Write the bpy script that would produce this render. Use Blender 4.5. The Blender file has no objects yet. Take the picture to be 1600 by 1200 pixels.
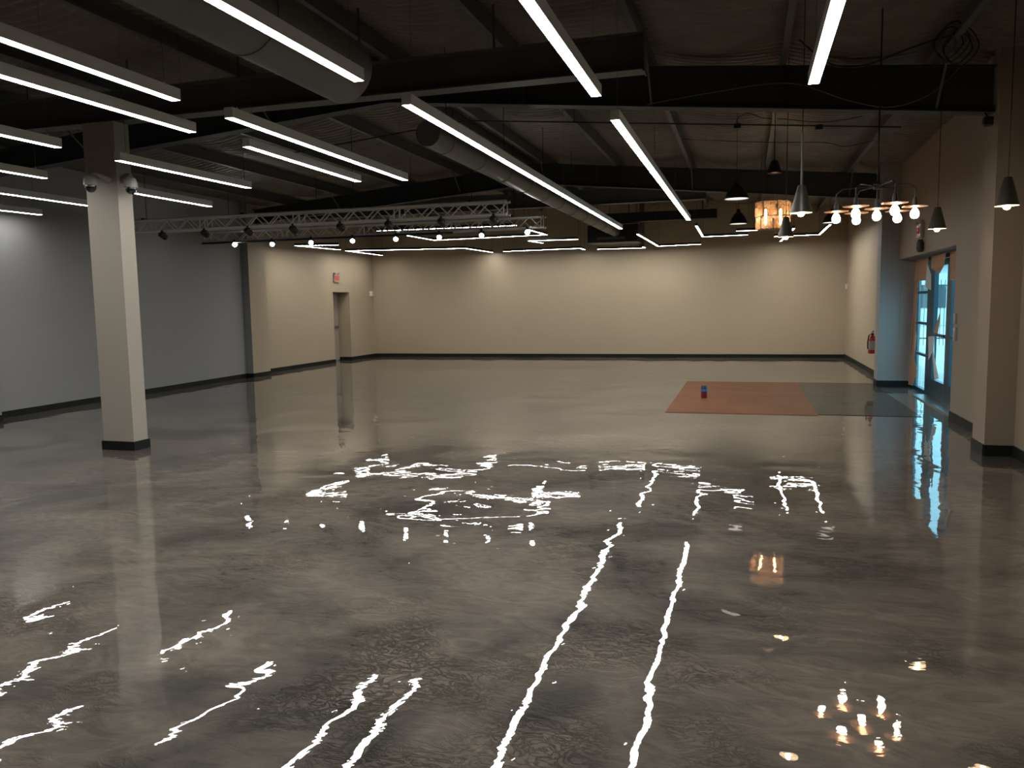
import bpy, bmesh, math, random
import numpy as np
from mathutils import Matrix, Vector
random.seed(7)
rng = np.random.default_rng(7)
S = bpy.context.scene
COL = S.collection
PI = math.pi

# ------------------------------------------------------------------ camera
YAW, PITCH, ROLL, FPX, EYE = math.radians(16.43938498), math.radians(5.80960176), math.radians(-0.94595073), 1239.715, 1.65
f = Vector((-math.sin(YAW)*math.cos(PITCH), math.cos(YAW)*math.cos(PITCH), -math.sin(PITCH)))
r = Vector((math.cos(YAW), math.sin(YAW), 0))
u = r.cross(f)
rr = math.cos(ROLL)*r + math.sin(ROLL)*u
uu = -math.sin(ROLL)*r + math.cos(ROLL)*u
cd = bpy.data.cameras.new('camera'); cam = bpy.data.objects.new('camera', cd); COL.objects.link(cam)
cam.matrix_world = Matrix(((rr.x, uu.x, -f.x, 0), (rr.y, uu.y, -f.y, 0), (rr.z, uu.z, -f.z, EYE), (0, 0, 0, 1)))
cd.sensor_width = 36; cd.lens = FPX/1600*36; cd.clip_start = 0.05; cd.clip_end = 200
S.camera = cam
# ------------------------------------------------------------------ view, world
S.view_settings.view_transform = 'Standard'; S.view_settings.look = 'None'
S.view_settings.exposure = 0.0; S.view_settings.gamma = 1.0; S.view_settings.use_curve_mapping = False
S.cycles.max_bounces = 8; S.cycles.diffuse_bounces = 5; S.cycles.glossy_bounces = 4
S.cycles.transparent_max_bounces = 12; S.cycles.caustics_reflective = False; S.cycles.caustics_refractive = False
S.cycles.sample_clamp_indirect = 6.0
BAR_E, ZIG_E = 34.0, 54.0
W = bpy.data.worlds.new('world'); S.world = W; W.use_nodes = True
bg = W.node_tree.nodes['Background']; bg.inputs[0].default_value = (0.62, 0.86, 1.0, 1); bg.inputs[1].default_value = 3.4
sd = bpy.data.lights.new('sun', 'SUN'); sd.energy = 2.0; sd.angle = 0.02; sd.color = (1, .97, .92)
sun = bpy.data.objects.new('sun', sd); COL.objects.link(sun); sun.rotation_euler = (math.radians(38), math.radians(-20), math.radians(15))

# ------------------------------------------------------------------ materials
def new_mat(name):
    m = bpy.data.materials.new(name); m.use_nodes = True
    nt = m.node_tree; return m, nt, nt.nodes['Principled BSDF']
def plain(name, col, rough=.5, metal=0, var=.08, scale=6, bump=0, coat=0, spec=None):
    m, nt, b = new_mat(name)
    tc = nt.nodes.new('ShaderNodeTexCoord'); n = nt.nodes.new('ShaderNodeTexNoise')
    n.inputs['Scale'].default_value = scale; n.inputs['Detail'].default_value = 5
    nt.links.new(tc.outputs['Object'], n.inputs['Vector'])
    mx = nt.nodes.new('ShaderNodeMix'); mx.data_type = 'RGBA'
    mx.inputs['A'].default_value = (*[c*(1-var) for c in col], 1)
    mx.inputs['B'].default_value = (*[min(1, c*(1+var)) for c in col], 1)
    nt.links.new(n.outputs['Fac'], mx.inputs['Factor']); nt.links.new(mx.outputs['Result'], b.inputs['Base Color'])
    b.inputs['Roughness'].default_value = rough; b.inputs['Metallic'].default_value = metal
    b.inputs['Coat Weight'].default_value = coat
    if spec is not None: b.inputs['Specular IOR Level'].default_value = spec
    if bump:
        bp = nt.nodes.new('ShaderNodeBump'); bp.inputs['Distance'].default_value = bump; bp.inputs['Strength'].default_value = .6
        n2 = nt.nodes.new('ShaderNodeTexNoise'); n2.inputs['Scale'].default_value = scale*12; n2.inputs['Detail'].default_value = 4
        nt.links.new(tc.outputs['Object'], n2.inputs['Vector'])
        nt.links.new(n2.outputs['Fac'], bp.inputs['Height']); nt.links.new(bp.outputs['Normal'], b.inputs['Normal'])
    return m
def glow(name, col, e):
    m, nt, b = new_mat(name)
    b.inputs['Base Color'].default_value = (.8, .8, .8, 1)
    b.inputs['Emission Color'].default_value = (*col, 1); b.inputs['Emission Strength'].default_value = e
    return m
def tinted_glass(name, tint, refl=.08, rough=.0, diff=0.0, dcol=(1, 1, 1)):
    m, nt, b = new_mat(name); nt.nodes.remove(b)
    out = [n for n in nt.nodes if n.type == 'OUTPUT_MATERIAL'][0]
    t = nt.nodes.new('ShaderNodeBsdfTransparent'); t.inputs[0].default_value = (*tint, 1)
    g = nt.nodes.new('ShaderNodeBsdfGlossy'); g.inputs['Roughness'].default_value = rough
    lw = nt.nodes.new('ShaderNodeLayerWeight'); lw.inputs[0].default_value = .5
    pw = nt.nodes.new('ShaderNodeMath'); pw.operation = 'POWER'; pw.inputs[1].default_value = 5
    nt.links.new(lw.outputs['Facing'], pw.inputs[0])
    fr = nt.nodes.new('ShaderNodeMath'); fr.operation = 'MULTIPLY_ADD'; fr.inputs[1].default_value = .5; fr.inputs[2].default_value = .03
    nt.links.new(pw.outputs[0], fr.inputs[0])
    mx = nt.nodes.new('ShaderNodeMixShader')
    nt.links.new(fr.outputs[0], mx.inputs[0]); nt.links.new(t.outputs[0], mx.inputs[1]); nt.links.new(g.outputs[0], mx.inputs[2])
    last = mx
    if diff:
        tr = nt.nodes.new('ShaderNodeBsdfTranslucent'); tr.inputs[0].default_value = (*dcol, 1)
        n = nt.nodes.new('ShaderNodeTexNoise'); n.inputs['Scale'].default_value = 9; n.inputs['Detail'].default_value = 3
        tc = nt.nodes.new('ShaderNodeTexCoord'); nt.links.new(tc.outputs['Object'], n.inputs['Vector'])
        mr = nt.nodes.new('ShaderNodeMapRange'); mr.inputs[1].default_value = .35; mr.inputs[2].default_value = .65
        mr.inputs[3].default_value = diff*.4; mr.inputs[4].default_value = min(1, diff*1.5)
        nt.links.new(n.outputs['Fac'], mr.inputs[0])
        m2 = nt.nodes.new('ShaderNodeMixShader'); nt.links.new(mr.outputs[0], m2.inputs[0])
        nt.links.new(mx.outputs[0], m2.inputs[1]); nt.links.new(tr.outputs[0], m2.inputs[2]); last = m2
    nt.links.new(last.outputs[0], out.inputs['Surface']); return m

def epoxy(name, cols, rough, wave=1.0, marble=1.0, coat=1.0, spec=.25):
    """glossy poured resin: marbled pigment under a wavy clear coat"""
    m, nt, b = new_mat(name); L = nt.links.new; N = nt.nodes.new
    geo = N('ShaderNodeNewGeometry')
    def noise(scale, detail=4, dist=0, rough_=.5, vec=None, mapscale=None):
        v = vec or geo.outputs['Position']
        if mapscale:
            mp = N('ShaderNodeMapping'); mp.inputs['Scale'].default_value = mapscale[:3]
            if len(mapscale) > 3: mp.inputs['Rotation'].default_value = (0, 0, mapscale[3])
            L(v, mp.inputs['Vector']); v = mp.outputs[0]
        n = N('ShaderNodeTexNoise'); n.inputs['Scale'].default_value = scale; n.inputs['Detail'].default_value = detail
        n.inputs['Distortion'].default_value = dist; n.inputs['Roughness'].default_value = rough_
        L(v, n.inputs['Vector']); return n
    def math_(op, a, c=None, v=None):
        x = N('ShaderNodeMath'); x.operation = op
        L(a, x.inputs[0])
        if c is not None: L(c, x.inputs[1])
        if v is not None: x.inputs[1].default_value = v
        return x.outputs[0]
    big = noise(.55, 6, 1.6, .55, mapscale=(1, 1.2, 1))
    ramp = N('ShaderNodeValToRGB'); L(big.outputs['Fac'], ramp.inputs[0])
    ramp.color_ramp.elements[0].position = .36; ramp.color_ramp.elements[0].color = (*cols[0], 1)
    ramp.color_ramp.elements[1].position = .62; ramp.color_ramp.elements[1].color = (*cols[2], 1)
    e = ramp.color_ramp.elements.new(.48); e.color = (*cols[1], 1)
    streak = noise(5.0, 8, 2.2, .62, mapscale=(.7, 1.35, 1, .25))
    r2 = N('ShaderNodeMapRange'); L(streak.outputs['Fac'], r2.inputs[0]); r2.inputs[1].default_value = .3; r2.inputs[2].default_value = .7
    r2.inputs[3].default_value = 1-.34*marble; r2.inputs[4].default_value = 1+.28*marble
    vm = N('ShaderNodeVectorMath'); vm.operation = 'SCALE'; L(ramp.outputs[0], vm.inputs[0]); L(r2.outputs[0], vm.inputs['Scale'])
    L(vm.outputs[0], b.inputs['Base Color'])
    # pigment relief, seen in the base layer only
    rel = N('ShaderNodeBump'); rel.inputs['Strength'].default_value = .8; rel.inputs['Distance'].default_value = .012*marble
    L(streak.outputs['Fac'], rel.inputs['Height']); L(rel.outputs['Normal'], b.inputs['Normal'])
    ridge = noise(9.0, 6, 3.0, .6, mapscale=(.8, 1.3, 1, .3))
    rr_ = math_('ABSOLUTE', math_('SUBTRACT', ridge.outputs['Fac'], v=.5))
    rm = N('ShaderNodeMapRange'); L(rr_, rm.inputs[0]); rm.inputs[1].default_value = 0; rm.inputs[2].default_value = .05; rm.inputs[3].default_value = 1; rm.inputs[4].default_value = 0
    area = noise(1.1, 3, .5); am = N('ShaderNodeMapRange'); L(area.outputs['Fac'], am.inputs[0]); am.inputs[1].default_value = .48; am.inputs[2].default_value = .66
    vb = N('ShaderNodeTexVoronoi'); vb.inputs['Scale'].default_value = 9; L(geo.outputs['Position'], vb.inputs['Vector'])
    vbm = N('ShaderNodeMapRange'); L(vb.outputs['Distance'], vbm.inputs[0]); vbm.inputs[1].default_value = .08; vbm.inputs[2].default_value = .2; vbm.inputs[3].default_value = 1; vbm.inputs[4].default_value = 0
    hh = math_('ADD', math_('MULTIPLY', math_('MULTIPLY', rm.outputs[0], am.outputs[0]), v=.010*marble), math_('MULTIPLY', math_('MULTIPLY', vbm.outputs[0], am.outputs[0]), v=.004*marble))
    rel2 = N('ShaderNodeBump'); rel2.inputs['Strength'].default_value = .9; rel2.inputs['Distance'].default_value = 1.0
    L(hh, rel2.inputs['Height']); L(rel.outputs['Normal'], rel2.inputs['Normal']); L(rel2.outputs['Normal'], b.inputs['Normal'])
    # coat waves in metres
    w1 = noise(1.5, 2, .4); w2 = noise(4.5, 3, 1.0); w3 = noise(22, 2, .5)
    msk = noise(.8, 1, 0)
    mm = N('ShaderNodeMapRange'); L(msk.outputs['Fac'], mm.inputs[0]); mm.inputs[1].default_value = .4; mm.inputs[2].default_value = .65
    h = math_('ADD', math_('MULTIPLY', w1.outputs['Fac'], v=.0056*wave), math_('MULTIPLY', w2.outputs['Fac'], v=.0005*wave))
    h = math_('ADD', h, math_('MULTIPLY', math_('MULTIPLY', w3.outputs['Fac'], mm.outputs[0]), v=.00006*wave))
    vor = N('ShaderNodeTexVoronoi'); vor.inputs['Scale'].default_value = 7; L(geo.outputs['Position'], vor.inputs['Vector'])
    bub = N('ShaderNodeMapRange'); L(vor.outputs['Distance'], bub.inputs[0]); bub.inputs[1].default_value = .0; bub.inputs[2].default_value = .10
    bub.inputs[3].default_value = .0004*wave; bub.inputs[4].default_value = 0
    h = math_('ADD', h, bub.outputs[0])
    cb = N('ShaderNodeBump'); cb.inputs['Strength'].default_value = 1; cb.inputs['Distance'].default_value = 1
    L(h, cb.inputs['Height']); L(cb.outputs['Normal'], b.inputs['Coat Normal'])
    b.inputs['Coat Weight'].default_value = coat; b.inputs['Coat Roughness'].default_value = rough; b.inputs['Coat IOR'].default_value = 1.8
    b.inputs['Roughness'].default_value = .55; b.inputs['Specular IOR Level'].default_value = spec; b.inputs['Metallic'].default_value = 0
    return m

M = dict(
    floor=epoxy('epoxy_floor', [(.056, .048, .041), (.13, .109, .09), (.19, .158, .128)], .008),
    mat_red=epoxy('terracotta_resin', [(.215, .083, .038), (.235, .09, .042), (.255, .098, .046)], .12, .5, .1, .1, .04),
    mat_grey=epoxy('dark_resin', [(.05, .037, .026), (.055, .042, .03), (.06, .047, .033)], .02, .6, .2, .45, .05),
    beige=plain('beige_paint', (.48, .395, .285), .6, var=.04, scale=1.2, bump=.002),
    grey=plain('grey_paint', (.355, .36, .365), .6, var=.04, scale=1.2, bump=.002),
    brown=plain('shaded_beige_paint', (.31, .25, .20), .6, var=.05, scale=1.2, bump=.002),  # same beige paint, with this wall's dimmer light put into the colour
    column=plain('greige_paint', (.44, .40, .35), .55, var=.03, scale=2, bump=.001),
    base=plain('black_rubber', (.010, .012, .013), .5, var=.1, spec=.25),
    insul=plain('vinyl_insulation', (.20, .168, .14), .38, var=.45, scale=3.5, bump=.02),
    steel=plain('black_painted_steel', (.036, .037, .038), .55, var=.25, scale=2),
    girder=plain('bloom_lifted_steel', (.12, .122, .12), .5, var=.2, scale=2),  # lighter than the rafters: bloom from the bars is put into the colour
    purlin=plain('dark_grey_steel', (.11, .107, .10), .5, var=.2, scale=3),
    duct=plain('painted_duct_metal', (.16, .16, .155), .45, metal=.1, var=.12, scale=3),
    black=plain('matt_black_metal', (.015, .015, .016), .45, var=.1),
    cable=plain('black_cable', (.012, .012, .012), .5, var=.05),
    greycable=plain('grey_cable', (.12, .12, .11), .5, var=.05),
    alu=plain('white_aluminium', (.78, .79, .79), .45, var=.02),
    truss=plain('truss_aluminium', (.72, .72, .71), .45, metal=.1, var=.1, scale=20),
    white=plain('white_plastic', (.42, .41, .39), .4, var=.03),
    bright=plain('bright_white_plastic', (.85, .83, .78), .45, var=.02),
    smoke=plain('smoked_dome', (.01, .01, .012), .06, var=.02, coat=1),
    bar=glow('led_diffuser', (1.0, .97, .90), BAR_E),
    zig=glow('led_strip', (1.0, .97, .90), ZIG_E),
    spot=glow('spot_lens', (1, .98, .95), 28),
    spothot=glow('spot_lens_bright', (1, .98, .95), 160),
    off=plain('unlit_lens', (.05, .05, .055), .1, var=.02, coat=1),
    warm=glow('warm_bulb', (1, .72, .42), 28),
    bulb=glow('globe_bulb', (1, .86, .62), 34),
    tube=glow('filament_bulb', (1, .76, .48), 50),
    cone=plain('bronze_grey_metal', (.075, .07, .06), .38, metal=.4, var=.1, scale=10),
    inner=plain('white_enamel', (.8, .78, .74), .5, var=.02),
    copper=plain('copper_disc', (.62, .29, .17), .3, metal=.7, var=.15, scale=20),
    amber=tinted_glass('amber_glass', (.90, .74, .60), rough=.1, diff=.25, dcol=(.80, .56, .38)),
    glass=tinted_glass('blue_tinted_glass', (.70, .95, 1.0)),
    frame=plain('bloom_tinted_frame', (.004, .045, .075), .35, var=.1),  # dark metal, with the blue bloom of daylight put into the colour
    kraft=plain('kraft_paper', (.50, .30, .20), .8, var=.15, scale=10, bump=.004),
    tape=plain('white_masking_film', (.62, .70, .72), .6, var=.08, scale=10),
    door=plain('taupe_door_paint', (.36, .30, .25), .5, var=.03),
    steelbar=plain('brushed_steel', (.3, .3, .3), .3, metal=.9, var=.1),
    paper=plain('notice_paper', (.75, .70, .62), .7, var=.03),
    ink=plain('printed_ink', (.25, .22, .2), .7, var=.02),
    red=plain('red_enamel', (.42, .02, .025), .3, var=.06, coat=.5),
    redlens=plain('red_sign_face', (.62, .20, .17), .4, var=.04),
    exitred=plain('exit_lettering', (.75, .04, .03), .4, var=.03),
    canblue=plain('blue_can_print', (.01, .22, .6), .3, var=.05, coat=.5),
    candark=plain('dark_can_print', (.03, .03, .06), .3, var=.05, coat=.5),
    canred=plain('red_can_print', (.25, .02, .05), .3, var=.05, coat=.5),
    asphalt=plain('pale_concrete', (.62, .62, .60), .8, var=.1, scale=1),
    stucco=plain('pale_stucco', (.6, .64, .66), .8, var=.1, scale=1),
    fence=plain('fence_iron', (.04, .06, .08), .5, var=.1),
    leaf=plain('leaf_green', (.08, .16, .12), .7, var=.5, scale=8),
)

# ------------------------------------------------------------------ mesh helpers
class MB:
    def __init__(s): s.bm = bmesh.new()
    def box(s, x0, x1, y0, y1, z0, z1):
        v = [s.bm.verts.new((x, y, z)) for x in (x0, x1) for y in (y0, y1) for z in (z0, z1)]
        for q in ((0, 1, 3, 2), (4, 6, 7, 5), (0, 4, 5, 1), (2, 3, 7, 6), (0, 2, 6, 4), (1, 5, 7, 3)):
            s.bm.faces.new([v[i] for i in q])
        return s
    def prism(s, pts, a0, a1, axis='z'):
        def P(p, a): return {'z': (p[0], p[1], a), 'y': (p[0], a, p[1]), 'x': (a, p[0], p[1])}[axis]
        A = [s.bm.verts.new(P(p, a0)) for p in pts]; B = [s.bm.verts.new(P(p, a1)) for p in pts]
        s.bm.faces.new(A[::-1]); s.bm.faces.new(B); n = len(pts)
        for i in range(n): s.bm.faces.new((A[i], A[(i+1) % n], B[(i+1) % n], B[i]))
        return s
    def tube(s, pts, rad, n=8, cap=True):
        pts = [Vector(p) for p in pts]; rings = []; up = None
        for i, p in enumerate(pts):
            d = (pts[min(i+1, len(pts)-1)]-pts[max(i-1, 0)]).normalized()
            if up is None:
                up = Vector((0, 0, 1)) if abs(d.z) < .9 else Vector((1, 0, 0))
            a = d.cross(up).normalized(); b = a.cross(d).normalized(); up = b
            R_ = rad[i] if isinstance(rad, (list, tuple)) else rad
            rings.append([s.bm.verts.new(p+R_*(math.cos(t)*a+math.sin(t)*b)) for t in [2*PI*k/n for k in range(n)]])
        for i in range(len(rings)-1):
            for k in range(n):
                s.bm.faces.new((rings[i][k], rings[i][(k+1) % n], rings[i+1][(k+1) % n], rings[i+1][k]))
        if cap: s.bm.faces.new(rings[0][::-1]); s.bm.faces.new(rings[-1])
        return s
    def lathe(s, prof, c=(0, 0, 0), n=24, close=False):
        """prof: list of (radius, z)"""
        rings = []
        for R_, z in prof:
            if R_ < 1e-5: rings.append([s.bm.verts.new((c[0], c[1], c[2]+z))])
            else: rings.append([s.bm.verts.new((c[0]+R_*math.cos(2*PI*k/n), c[1]+R_*math.sin(2*PI*k/n), c[2]+z)) for k in range(n)])
        for a, b in zip(rings, rings[1:]):
            for k in range(n):
                q = []
                for v in ((a[k % len(a)], a[(k+1) % len(a)], b[(k+1) % len(b)], b[k % len(b)])):
                    if v not in q: q.append(v)
                if len(q) > 2: s.bm.faces.new(q)
        return s
    def quad(s, *p): s.bm.faces.new([s.bm.verts.new(q) for q in p]); return s
    def build(s, name, mat, parent=None, smooth=False, bevel=0):
        me = bpy.data.meshes.new(name)
        bmesh.ops.recalc_face_normals(s.bm, faces=s.bm.faces)
        s.bm.to_mesh(me); s.bm.free(); me.materials.append(mat)
        o = bpy.data.objects.new(name, me); COL.objects.link(o)
        if smooth:
            for p in me.polygons: p.use_smooth = True
            me.set_sharp_from_angle(angle=math.radians(40))
        if bevel:
            b = o.modifiers.new('bevel', 'BEVEL'); b.width = bevel; b.segments = 2; b.limit_method = 'ANGLE'
        if parent is not None:
            o.parent = parent; o.matrix_parent_inverse = parent.matrix_world.inverted()
        return o
def root(name, loc, label, cat, group=None):
    o = bpy.data.objects.new(name, None); COL.objects.link(o); o.location = loc; o.empty_display_size = .1
    o.matrix_world = Matrix.Translation(Vector(loc))
    return tag(o, label, cat, group)
def tag(o, label, cat, group=None, kind=None):
    o['label'] = label; o['category'] = cat
    if group: o['group'] = group
    if kind: o['kind'] = kind
    return o
def struct(o): o['kind'] = 'structure'; return o
def clone(src, loc, rotz=None, label=None, group=None):
    """copy of a thing with copies of its parts (children keep their local offsets)"""
    n = src.copy(); COL.objects.link(n); n.location = loc
    if rotz is not None: n.rotation_euler = (0, 0, rotz)
    if label: n['label'] = label
    if group: n['group'] = group
    for ch in list(src.children):
        c = ch.copy(); COL.objects.link(c); c.parent = n
        for g in list(ch.children):
            d = g.copy(); COL.objects.link(d); d.parent = c
    return n

# ------------------------------------------------------------------ room shell
RX = -4.28                                   # ridge line
def zp(x): return 4.56-.092*abs(x-RX)        # purlin undersides = rafter tops
YF, YB = -5.0, 23.5
def wl(y): return -11.08-.035*(y-9.3)        # near part of the left wall runs slightly out of square
TOP = 5.0
MB().box(-12.2, 3.04, YF-.3, YB+.3, -.2, 0).build('floor', M['floor'])
struct(bpy.data.objects['floor'])
wb = struct(MB().box(-12.2, 3.0, YB, YB+.2, 0, TOP).build('wall_back', M['beige']))
wf = struct(MB().box(-12.2, 3.04, YF-.2, YF, 0, TOP).build('wall_front', M['beige']))
struct(MB().prism([(wl(YF), YF), (wl(16.2), 16.2), (-12.2, 16.2), (-12.2, YF)], 0, TOP).build('wall_left', M['grey']))
# far part of the left wall with the recessed exit door opening (Y 20.95-21.85)
FL = -11.55
fw = MB(); fw.box(-12.2, FL, 16.9, 20.86, 0, TOP); fw.box(-12.2, FL, 21.86, YB, 0, TOP); fw.box(-12.2, FL, 20.86, 21.86, 2.06, TOP); fw.box(-12.2, -12.0, 20.86, 21.86, 0, 2.06)
struct(fw.build('wall_left_far', M['beige']))
# pilaster on the left wall, grey near flank and beige face
p = struct(MB().box(-11.9, -11.14, 16.2, 16.9, 0, TOP).build('wall_left_pilaster', M['beige']))
p.data.materials.append(M['grey'])
for pl in p.data.polygons:
    if pl.normal.y < -.5: pl.material_index = 1
struct(MB().box(-11.6, -10.76, 8.55, 9.22, 0, TOP).build('wall_left_near_pilaster', M['grey']))
# right wall: opening for the entrance, Y 11.8-15.95, up to 2.32
rw = MB(); rw.box(2.65, 3.04, YF, 11.8, 0, TOP); rw.box(2.70, 3.04, 15.95, 16.3, 0, TOP); rw.box(2.65, 3.04, 11.8, 15.95, 2.32, TOP); rw.box(2.62, 3.04, 16.3, YB, 0, TOP)
w = struct(rw.build('wall_right', M['brown']))
w.data.materials.append(M['beige']); w.data.materials.append(M['grey'])
for pl in w.data.polygons:
    if pl.center.y > 16.2: pl.material_index = 1
    elif 15.94 < pl.center.y < 16.2 and pl.center.z < 3: pl.material_index = 2
struct(MB().box(2.355, 2.72, 15.96, 16.36, 0, TOP).build('wall_right_far_pilaster', M['grey']))
struct(MB().box(2.38, 2.70, 9.13, 9.58, 0, TOP).build('wall_right_near_pilaster', M['brown']))

# insulation blanket between the purlins: sagging, wrinkled across
PX = [-10.3, -8.85, -7.4, -5.95, -4.5, -4.06, -2.54, -1.05, .38, 1.85]
edges = [-12.3, -11.4]+PX+[3.5]
def ceiling():
    ny = 1300; ys = np.linspace(YF-.1, YB+.1, ny); xs = []
    for a, b in zip(edges, edges[1:]):
        k = 9 if b-a > .6 else 3
        xs += [(a+(b-a)*i/k, math.sin(PI*i/k)*(1 if b-a > .6 else .2)) for i in range(k)]
    xs.append((edges[-1], 0))
    X = np.array([q[0] for q in xs]); SG = np.array([q[1] for q in xs])
    band = np.searchsorted(np.array(edges), X, side='right')
    Z = np.zeros((len(X), ny)); base = np.array([zp(x)+.2 for x in X])
    for b in set(band):
        idx = band == b
        ph = np.cumsum(.75+.9*rng.random(ny))*(ys[1]-ys[0])*2*PI/.17
        env = .5+.5*np.interp(ys, np.linspace(ys[0], ys[-1], 40), rng.random(40))
        slow = np.interp(ys, np.linspace(ys[0], ys[-1], 26), rng.random(26))
        for i in np.where(idx)[0]:
            wr = np.sin(ph+1.2*math.sin(X[i]*2.1+b)+.5*np.sin(ys*3.3+X[i]*1.7))
            Z[i] = base[i]-SG[i]*(.05+.05*slow)-(.25+.75*SG[i])*env*.036*wr
    bm_v = [(float(X[i]), float(ys[j]), float(Z[i, j])) for i in range(len(X)) for j in range(ny)]
    fs = [(i*ny+j, i*ny+j+1, (i+1)*ny+j+1, (i+1)*ny+j) for i in range(len(X)-1) for j in range(ny-1)]
    me = bpy.data.meshes.new('ceiling'); me.from_pydata(bm_v, [], fs); me.materials.append(M['insul'])
    for q in me.polygons: q.use_smooth = True
    o = bpy.data.objects.new('ceiling', me); COL.objects.link(o); struct(o)
    rf = MB().prism([(-12.3, zp(-12.3)+.34), (RX, zp(RX)+.34), (3.5, zp(3.5)+.34), (3.5, zp(3.5)+.42), (RX, zp(RX)+.42), (-12.3, zp(-12.3)+.42)], YF-.25, YB+.25, 'y').build('ceiling_deck', M['steel'], o)
ceiling()
struct(MB().box(-12.25, -12.2, YF-.2, YB+.2, 0, TOP).build('wall_left_outer', M['steel']))

# baseboards
def baseboard(name, pts, t=.014, h=.10):
    """strip along a floor polyline; room lies to the right of travel"""
    m = MB()
    for (x0, y0), (x1, y1) in zip(pts, pts[1:]):
        d = Vector((x1-x0, y1-y0)).normalized(); nrm = Vector((d.y, -d.x))*t; e = d*t
        a, b = Vector((x0, y0))-e*0, Vector((x1, y1))+e*0
        m.prism([(a.x, a.y), (b.x, b.y), (b.x+nrm.x, b.y+nrm.y), (a.x+nrm.x, a.y+nrm.y)], 0, h)
    return struct(m.build(name, M['base']))
baseboard('baseboard_left', [(wl(YF), YF), (wl(8.55), 8.55), (-10.76, 8.55), (-10.76, 9.22), (wl(9.22), 9.22), (wl(16.2), 16.2), (-11.14, 16.2), (-11.14, 16.9), (FL, 16.9), (FL, 20.86)])
baseboard('baseboard_left_far', [(-12.0, 21.86), (FL, 21.86), (FL, YB)])
baseboard('baseboard_back', [(FL, YB), (2.62, YB)])
baseboard('baseboard_right_far', [(2.62, YB), (2.62, 16.36), (2.355, 16.36), (2.355, 15.96), (2.94, 15.96)], h=.115)
baseboard('baseboard_right', [(2.65, 11.8), (2.65, 9.58), (2.38, 9.58), (2.38, 9.13), (2.65, 9.13), (2.65, YF)], h=.115)

# ------------------------------------------------------------------ far left exit door in its recess
d = MB().box(-11.99, -11.93, 20.9, 21.82, .01, 2.04).build('door_1', M['door']); struct(d)
MB().box(-11.925, -11.895, 20.92, 21.8, 1.0, 1.06).build('push_bar', M['steelbar'], d)
MB().box(-11.93, -11.86, 21.2, 21.55, 1.93, 1.99).build('door_closer', M['white'], d)
nt_ = MB().box(-11.93, -11.925, 20.98, 21.22, 1.35, 1.72).build('notice_sheet', M['paper'], d)
m = MB()
for i in range(6): m.box(-11.925, -11.9245, 21.0, 21.2-.03*(i % 2), 1.40+.05*i, 1.415+.05*i)
m.build('printed_lines', M['ink'], nt_)

def exit_sign(loc, sx, label):
    o = root('exit_sign', loc, label, 'exit sign')
    x, y, z = loc
    def bx(a0, a1, b0, b1, c0, c1, nm, mt, **k):
        lo, hi = sorted((x+sx*a0, x+sx*a1)); return MB().box(lo, hi, y+b0, y+b1, z+c0, z+c1).build(nm, mt, o, **k)
    bx(0, .05, -.16, .16, -.11, .11, 'sign_body', M['white'], bevel=.008)
    bx(.05, .054, -.135, .135, -.085, .085, 'sign_face', M['redlens'])
    cu = bpy.data.curves.new('lettering', 'FONT'); cu.body = 'EXIT'; cu.size = .15; cu.extrude = .002; cu.align_x = 'CENTER'; cu.align_y = 'CENTER'
    cu.materials.append(M['exitred'])
    tmp = bpy.data.objects.new('lettering_curve', cu); COL.objects.link(tmp); bpy.context.view_layer.update()
    me = bpy.data.meshes.new_from_object(tmp.evaluated_get(bpy.context.evaluated_depsgraph_get())); bpy.data.objects.remove(tmp)
    t = bpy.data.objects.new('lettering', me); COL.objects.link(t); t.parent = o
    t.matrix_local = Matrix.Translation((sx*.057, 0, 0)) @ (Matrix(((0, 0, 1, 0), (1, 0, 0, 0), (0, 1, 0, 0), (0, 0, 0, 1))) if sx > 0 else Matrix(((0, 0, -1, 0), (-1, 0, 0, 0), (0, 1, 0, 0), (0, 0, 0, 1))))
    for s in (-1, 1):
        MB().lathe([(0, -.035), (.03, -.035), (.04, .0), (.045, .02), (0, .022)], (x+sx*.05, y+s*.13, z+.14), 16).build('emergency_lamp', M['white'], o, smooth=True)
        MB().tube([(x+sx*.03, y+s*.13, z+.1), (x+sx*.05, y+s*.13, z+.14)], .012, 8).build('lamp_bracket', M['white'], o)
    return o
exit_sign((FL, 21.05, 2.46), 1, 'small red and white exit sign above the far left door')
exit_sign((2.65, 14.0, 2.68), -1, 'exit sign high on the right wall above the glass entrance')
o = tag(MB().box(-11.55, -11.47, 23.2, 23.34, 1.95, 2.1).build('motion_sensor', M['bright'], bevel=.008), 'small white sensor box on the wall by the far left corner', 'sensor')
o = tag(MB().box(2.57, 2.62, 23.18, 23.28, 1.88, 2.02).build('motion_sensor', M['bright'], bevel=.008), 'small white sensor box on the wall by the far right corner', 'sensor')
o = tag(MB().box(2.62, 2.65, 11.61, 11.69, 1.29, 1.42).build('light_switch', M['white'], bevel=.004), 'upper white switch plate beside the glass entrance', 'switch', None)
o = tag(MB().box(2.62, 2.65, 11.58, 11.68, 1.07, 1.24).build('light_switch', M['white'], bevel=.004), 'lower, taller white switch plate beside the glass entrance', 'switch', None)
h = tag(MB().lathe([(0, 0), (.03, .0), (.055, .05), (.055, .14), (.03, .2), (0, .2)], (2.60, 13.85, 2.34), 16).build('alarm_sounder', M['cone'], smooth=True), 'slim grey alarm device under the right wall exit sign', 'alarm')
MB().tube([(2.63, 13.85, 2.53), (2.635, 13.86, 2.565)], .004, 6).build('cord', M['cable'], h)

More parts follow.
